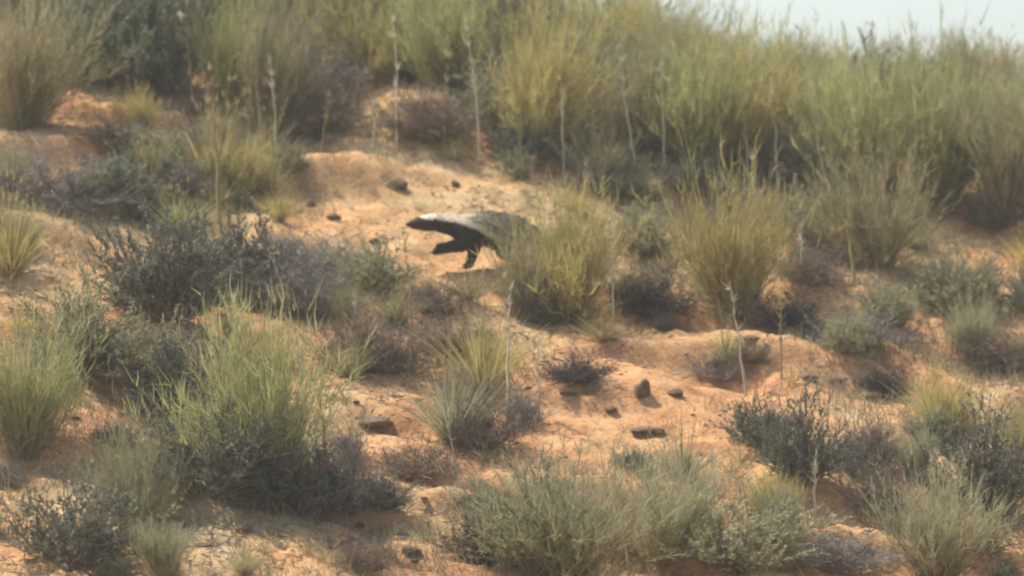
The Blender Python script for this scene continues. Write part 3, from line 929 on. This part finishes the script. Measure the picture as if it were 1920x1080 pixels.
BG = px_ground(915, 512)
BK = (BG.y - CAM.y) / FPX

def bp(px, py, y=0.0):          # badger side view (photo pixels) -> local metres
    return ((px - 915) * BK, y, (512 - py) * BK)

def badger():
    Vs, Fs, n = [], [], 0
    def cap(a, b, r0, r1, sy=1.0):
        nonlocal n
        V, F = capsule(a, b, r0 * BK, r1 * BK, sy=sy)
        Vs.append(V); Fs.extend([[i + n for i in f] for f in F]); n += len(V)
    # head and trunk
    cap(bp(773, 423), bp(786, 421), 8.2, 12, 1.0)
    cap(bp(786, 421), bp(806, 420), 12.5, 16.5, 1.05)
    cap(bp(802, 420), bp(816, 419), 15, 16, 1.12)
    cap(bp(776, 428), bp(800, 430), 5, 7)
    cap(bp(812, 420), bp(848, 424), 15, 19, 1.15)
    cap(bp(845, 424), bp(880, 433), 19, 30, 1.1)
    cap(bp(878, 434), bp(918, 432), 30, 33, 1.12)
    cap(bp(915, 432), bp(955, 442), 33, 37, 1.12)
    cap(bp(952, 443), bp(985, 455), 37, 33, 1.08)
    cap(bp(985, 450), bp(1006, 462), 26, 18, 1.0)
    # tail
    cap(bp(1006, 455), bp(1024, 460), 9, 8); cap(bp(1024, 460), bp(1044, 474), 8, 5)
    # near foreleg, reaching forward
    y = -.062
    cap(bp(880, 446, y * .8), bp(864, 462, y), 21, 14)
    cap(bp(864, 462, y), bp(836, 468, y), 13.5, 9.5)
    cap(bp(838, 468, y), bp(826, 469, y * 1.02), 10, 9.5)
    cap(bp(827, 471, y), bp(816, 475, y), 8.5, 6.5, 1.35)
    # far foreleg, planted
    y = .055
    cap(bp(884, 446, y * .8), bp(888, 472, y), 19, 12)
    cap(bp(888, 472, y), bp(881, 497, y), 11, 7.5)
    cap(bp(881, 498, y), bp(871, 502, y), 7.5, 5.5)
    # near hind leg : thigh, knee, hock, foot
    y = -.068
    cap(bp(972, 458, y * .8), bp(944, 474, y), 26, 15)
    cap(bp(944, 474, y), bp(962, 494, y), 14, 9)
    cap(bp(962, 495, y), bp(950, 508, y), 9, 7.5)
    cap(bp(952, 509, y), bp(938, 511, y), 7.5, 5.5)
    # far hind leg, pushing back
    y = .06
    cap(bp(980, 458, y * .8), bp(984, 482, y), 25, 15)
    cap(bp(984, 482, y), bp(1006, 500, y), 13, 9)
    cap(bp(1006, 500, y), bp(998, 516, y), 9, 7)
    cap(bp(998, 517, y), bp(984, 519, y), 7, 5)
    me = bpy.data.meshes.new('body')
    me.from_pydata([tuple(v) for v in np.concatenate(Vs)], [], Fs)
    tmp = bpy.data.objects.new('body', me)
    C.objects.link(tmp)
    rm = tmp.modifiers.new('r', 'REMESH'); rm.mode = 'VOXEL'; rm.voxel_size = .0065
    sm = tmp.modifiers.new('s', 'SMOOTH'); sm.factor = .6; sm.iterations = 7
    dg = bpy.context.evaluated_depsgraph_get()
    ev = bpy.data.meshes.new_from_object(tmp.evaluated_get(dg))
    bpy.data.objects.remove(tmp)
    ev.name = 'body'
    nv = len(ev.vertices)
    co = np.zeros(nv * 3); ev.vertices.foreach_get('co', co); co = co.reshape(-1, 3)
    no = np.zeros(nv * 3); ev.vertices.foreach_get('normal', no); no = no.reshape(-1, 3)
    ev.polygons.foreach_set('use_smooth', np.ones(len(ev.polygons), bool))
    # mantle border, as a line along the flank
    bx = [760, 786, 800, 830, 850, 870, 895, 915, 935, 960, 985, 1010, 1040, 1070]
    by = [390, 409, 415, 417, 420, 426, 435, 447, 458, 465, 468, 474, 480, 486]
    def coat(P, jitter=0):
        px = P[:, 0] / BK + 915; py = 512 - P[:, 2] / BK
        d = np.interp(px, bx, by) - py + jitter      # pixels above the border, >0 on the mantle
        return d, px
    def coat_attr(P, jitter=0):
        d, px = coat(P, jitter)
        mantle = sst(-1.5, 2.0, d)
        # margin pale cream, back grey; the crown of the head all pale
        pale = np.maximum(1 - sst(7, 17, d), 1 - sst(860, 915, px))
        pale = pale * (1 - .6 * sst(870, 960, px))
        face = 1 - sst(790, 812, px)
        return mantle, pale, face
    a, b, c = coat_attr(co)
    for nm, val in (('mantle', a), ('pale', b), ('face', c)):
        at = ev.attributes.new(nm, 'FLOAT', 'POINT'); at.data.foreach_set('value', val.astype(np.float32))
    def coat_mat(name, hair):
        m, t, out = mat_new(name)
        N = t.nodes.new; Lk = t.links.new
        def att(k):
            x = N('ShaderNodeAttribute'); x.attribute_name = k; return x.outputs['Fac']
        mix1 = N('ShaderNodeMixRGB'); mix1.inputs[1].default_value = (.032, .025, .016, 1); mix1.inputs[2].default_value = (.050, .024, .012, 1)
        Lk(att('face'), mix1.inputs[0])
        mix2 = N('ShaderNodeMixRGB'); mix2.inputs[1].default_value = (.21, .185, .14, 1); mix2.inputs[2].default_value = (.78, .68, .50, 1)
        Lk(att('pale'), mix2.inputs[0])
        mix3 = N('ShaderNodeMixRGB')
        Lk(att('mantle'), mix3.inputs[0]); Lk(mix1.outputs[0], mix3.inputs[1]); Lk(mix2.outputs[0], mix3.inputs[2])
        p = N('ShaderNodeBsdfPrincipled'); p.inputs['Roughness'].default_value = .7
        p.inputs['Specular IOR Level'].default_value = .25
        last = mix3.outputs[0]
        if hair:
            hs = N('ShaderNodeHueSaturation'); mr = N('ShaderNodeMapRange')
            mr.inputs[3].default_value = .65; mr.inputs[4].default_value = 1.35
            Lk(att('tint'), mr.inputs[0]); Lk(mr.outputs[0], hs.inputs['Value']); Lk(last, hs.inputs['Color'])
            last = hs.outputs[0]
        Lk(last, p.inputs['Base Color'])
        Lk(p.outputs[0], out.inputs[0])
        return m
    root = empty('honey_badger', (BG.x, BG.y, BG.z))
    tag(root, 'honey badger with pale grey back and black underside striding left across the sand', 'honey badger')
    body = link('body', ev, coat_mat('badger_coat', False), root)
    # fur
    rs = np.random.RandomState(3)
    nh = 15000
    ids = rs.randint(0, nv, nh)
    P = co[ids]; Nn = no[ids]
    d, px = coat(P)
    legs = (512 - P[:, 2] / BK) > 470
    head = px < 815
    back = np.array([1.0, 0, -.25]) + rs.normal(0, .22, (nh, 3))
    back = np.where(legs[:, None], np.array([.25, 0, -1.0]) + rs.normal(0, .2, (nh, 3)), back)
    D = back - Nn * np.sum(back * Nn, 1, keepdims=True)
    D = unit(unit(D) + Nn * .35)
    L = rs.uniform(.014, .042, nh) * np.where(head, .35, 1) * np.where(legs, .5, 1) * np.where(px < 795, .5, 1)
    tail = (px > 1012)
    L = np.where(tail, rs.uniform(.03, .05, nh), L)
    D = unit(D + rs.normal(0, .12, (nh, 3)) + Nn * .12)
    g = Geo()
    bend = -Nn * .25
    g.strands(P - Nn * .001, D, L, rs.uniform(.0018, .0032, nh), bend, 3, rs)
    rep = 8
    fa = coat_attr(np.repeat(P, rep, 0), np.repeat(rs.normal(0, 1.6, nh), rep))
    fm = np_mesh('fur', np.concatenate(g.V), np.concatenate(g.T),
                 {'tint': np.concatenate(g.A), 'mantle': fa[0], 'pale': fa[1], 'face': fa[2]})
    link('fur', fm, coat_mat('badger_fur', True), body)
    # eyes, nose, ears, claws
    def simple(name, col, rough=.4):
        m, t, out = mat_new(name)
        p = t.nodes.new('ShaderNodeBsdfPrincipled')
        n = t.nodes.new('ShaderNodeTexNoise'); n.inputs['Scale'].default_value = 60
        r = ramp(t, [(.3, tuple(c * .8 for c in col)), (.7, tuple(min(1, c * 1.2) for c in col))])
        t.links.new(n.outputs['Fac'], r.inputs[0]); t.links.new(r.outputs[0], p.inputs['Base Color'])
        p.inputs['Roughness'].default_value = rough
        t.links.new(p.outputs[0], out.inputs[0]); return m
    blk = simple('wet_black', (.012, .010, .009), .5)
    horn = simple('claw_horn', (.42, .36, .26), .4)
    def part(name, caps, mat, par):
        V, F, n = [], [], 0
        for (a, b, r0, r1) in caps:
            v, f = capsule(a, b, r0 * BK, r1 * BK, 12, 5)
            V.append(v); F.extend([[i + n for i in q] for q in f]); n += len(v)
        me = bpy.data.meshes.new(name); me.from_pydata([tuple(v) for v in np.concatenate(V)], [], F)
        me.polygons.foreach_set('use_smooth', np.ones(len(me.polygons), bool))
        return link(name, me, mat, par)
    part('nose', [(bp(765, 423, 0), bp(768, 422, 0), 4.2, 5.0)], blk, body)
    for s in (-1, 1):
        part('eye', [(bp(790, 415.5, s * .034), bp(790.5, 415.5, s * .035), 2.2, 2.2)], blk, body)
        part('ear', [(bp(816, 416, s * .054), bp(819, 421, s * .056), 3.2, 2.6)], simple('ear_black', (.02, .016, .012), .7), body)
    for (cx, cy, y) in ((812, 473, -.063), (867, 503, .055), (934, 512, -.068), (980, 520, .06)):
        for q in range(5):
            yy = y + (q - 2) * .0085
            part('claw', [(bp(cx + 2, cy, yy), bp(cx - 4, cy + 2.2, yy), 1.9, 1.4),
                          (bp(cx - 4, cy + 2.2, yy), bp(cx - 8, cy + 5, yy), 1.4, .5)], horn, body)
badger()

# ---------------------------------------------------------------- haze volume, added to lift the blacks and flatten contrast
hz = bpy.data.meshes.new('haze')
x0, x1, y0, y1, z0, z1 = -420, 420, -160, 520, -60, 6
hz.from_pydata([(x, y, z) for z in (z0, z1) for y in (y0, y1) for x in (x0, x1)], [],
               [(0, 2, 3, 1), (4, 5, 7, 6), (0, 1, 5, 4), (2, 6, 7, 3), (0, 4, 6, 2), (1, 3, 7, 5)])
hm_, t_, out_ = mat_new('contrast_haze')
pv = t_.nodes.new('ShaderNodeVolumePrincipled')
pv.inputs['Color'].default_value = (.96, .93, .80, 1)
pv.inputs['Density'].default_value = .0022
t_.links.new(pv.outputs[0], out_.inputs['Volume'])
ho = link('haze', hz, hm_)
tag(ho, 'thin haze volume added over the slope to lift the dark tones', 'haze', kind='stuff')
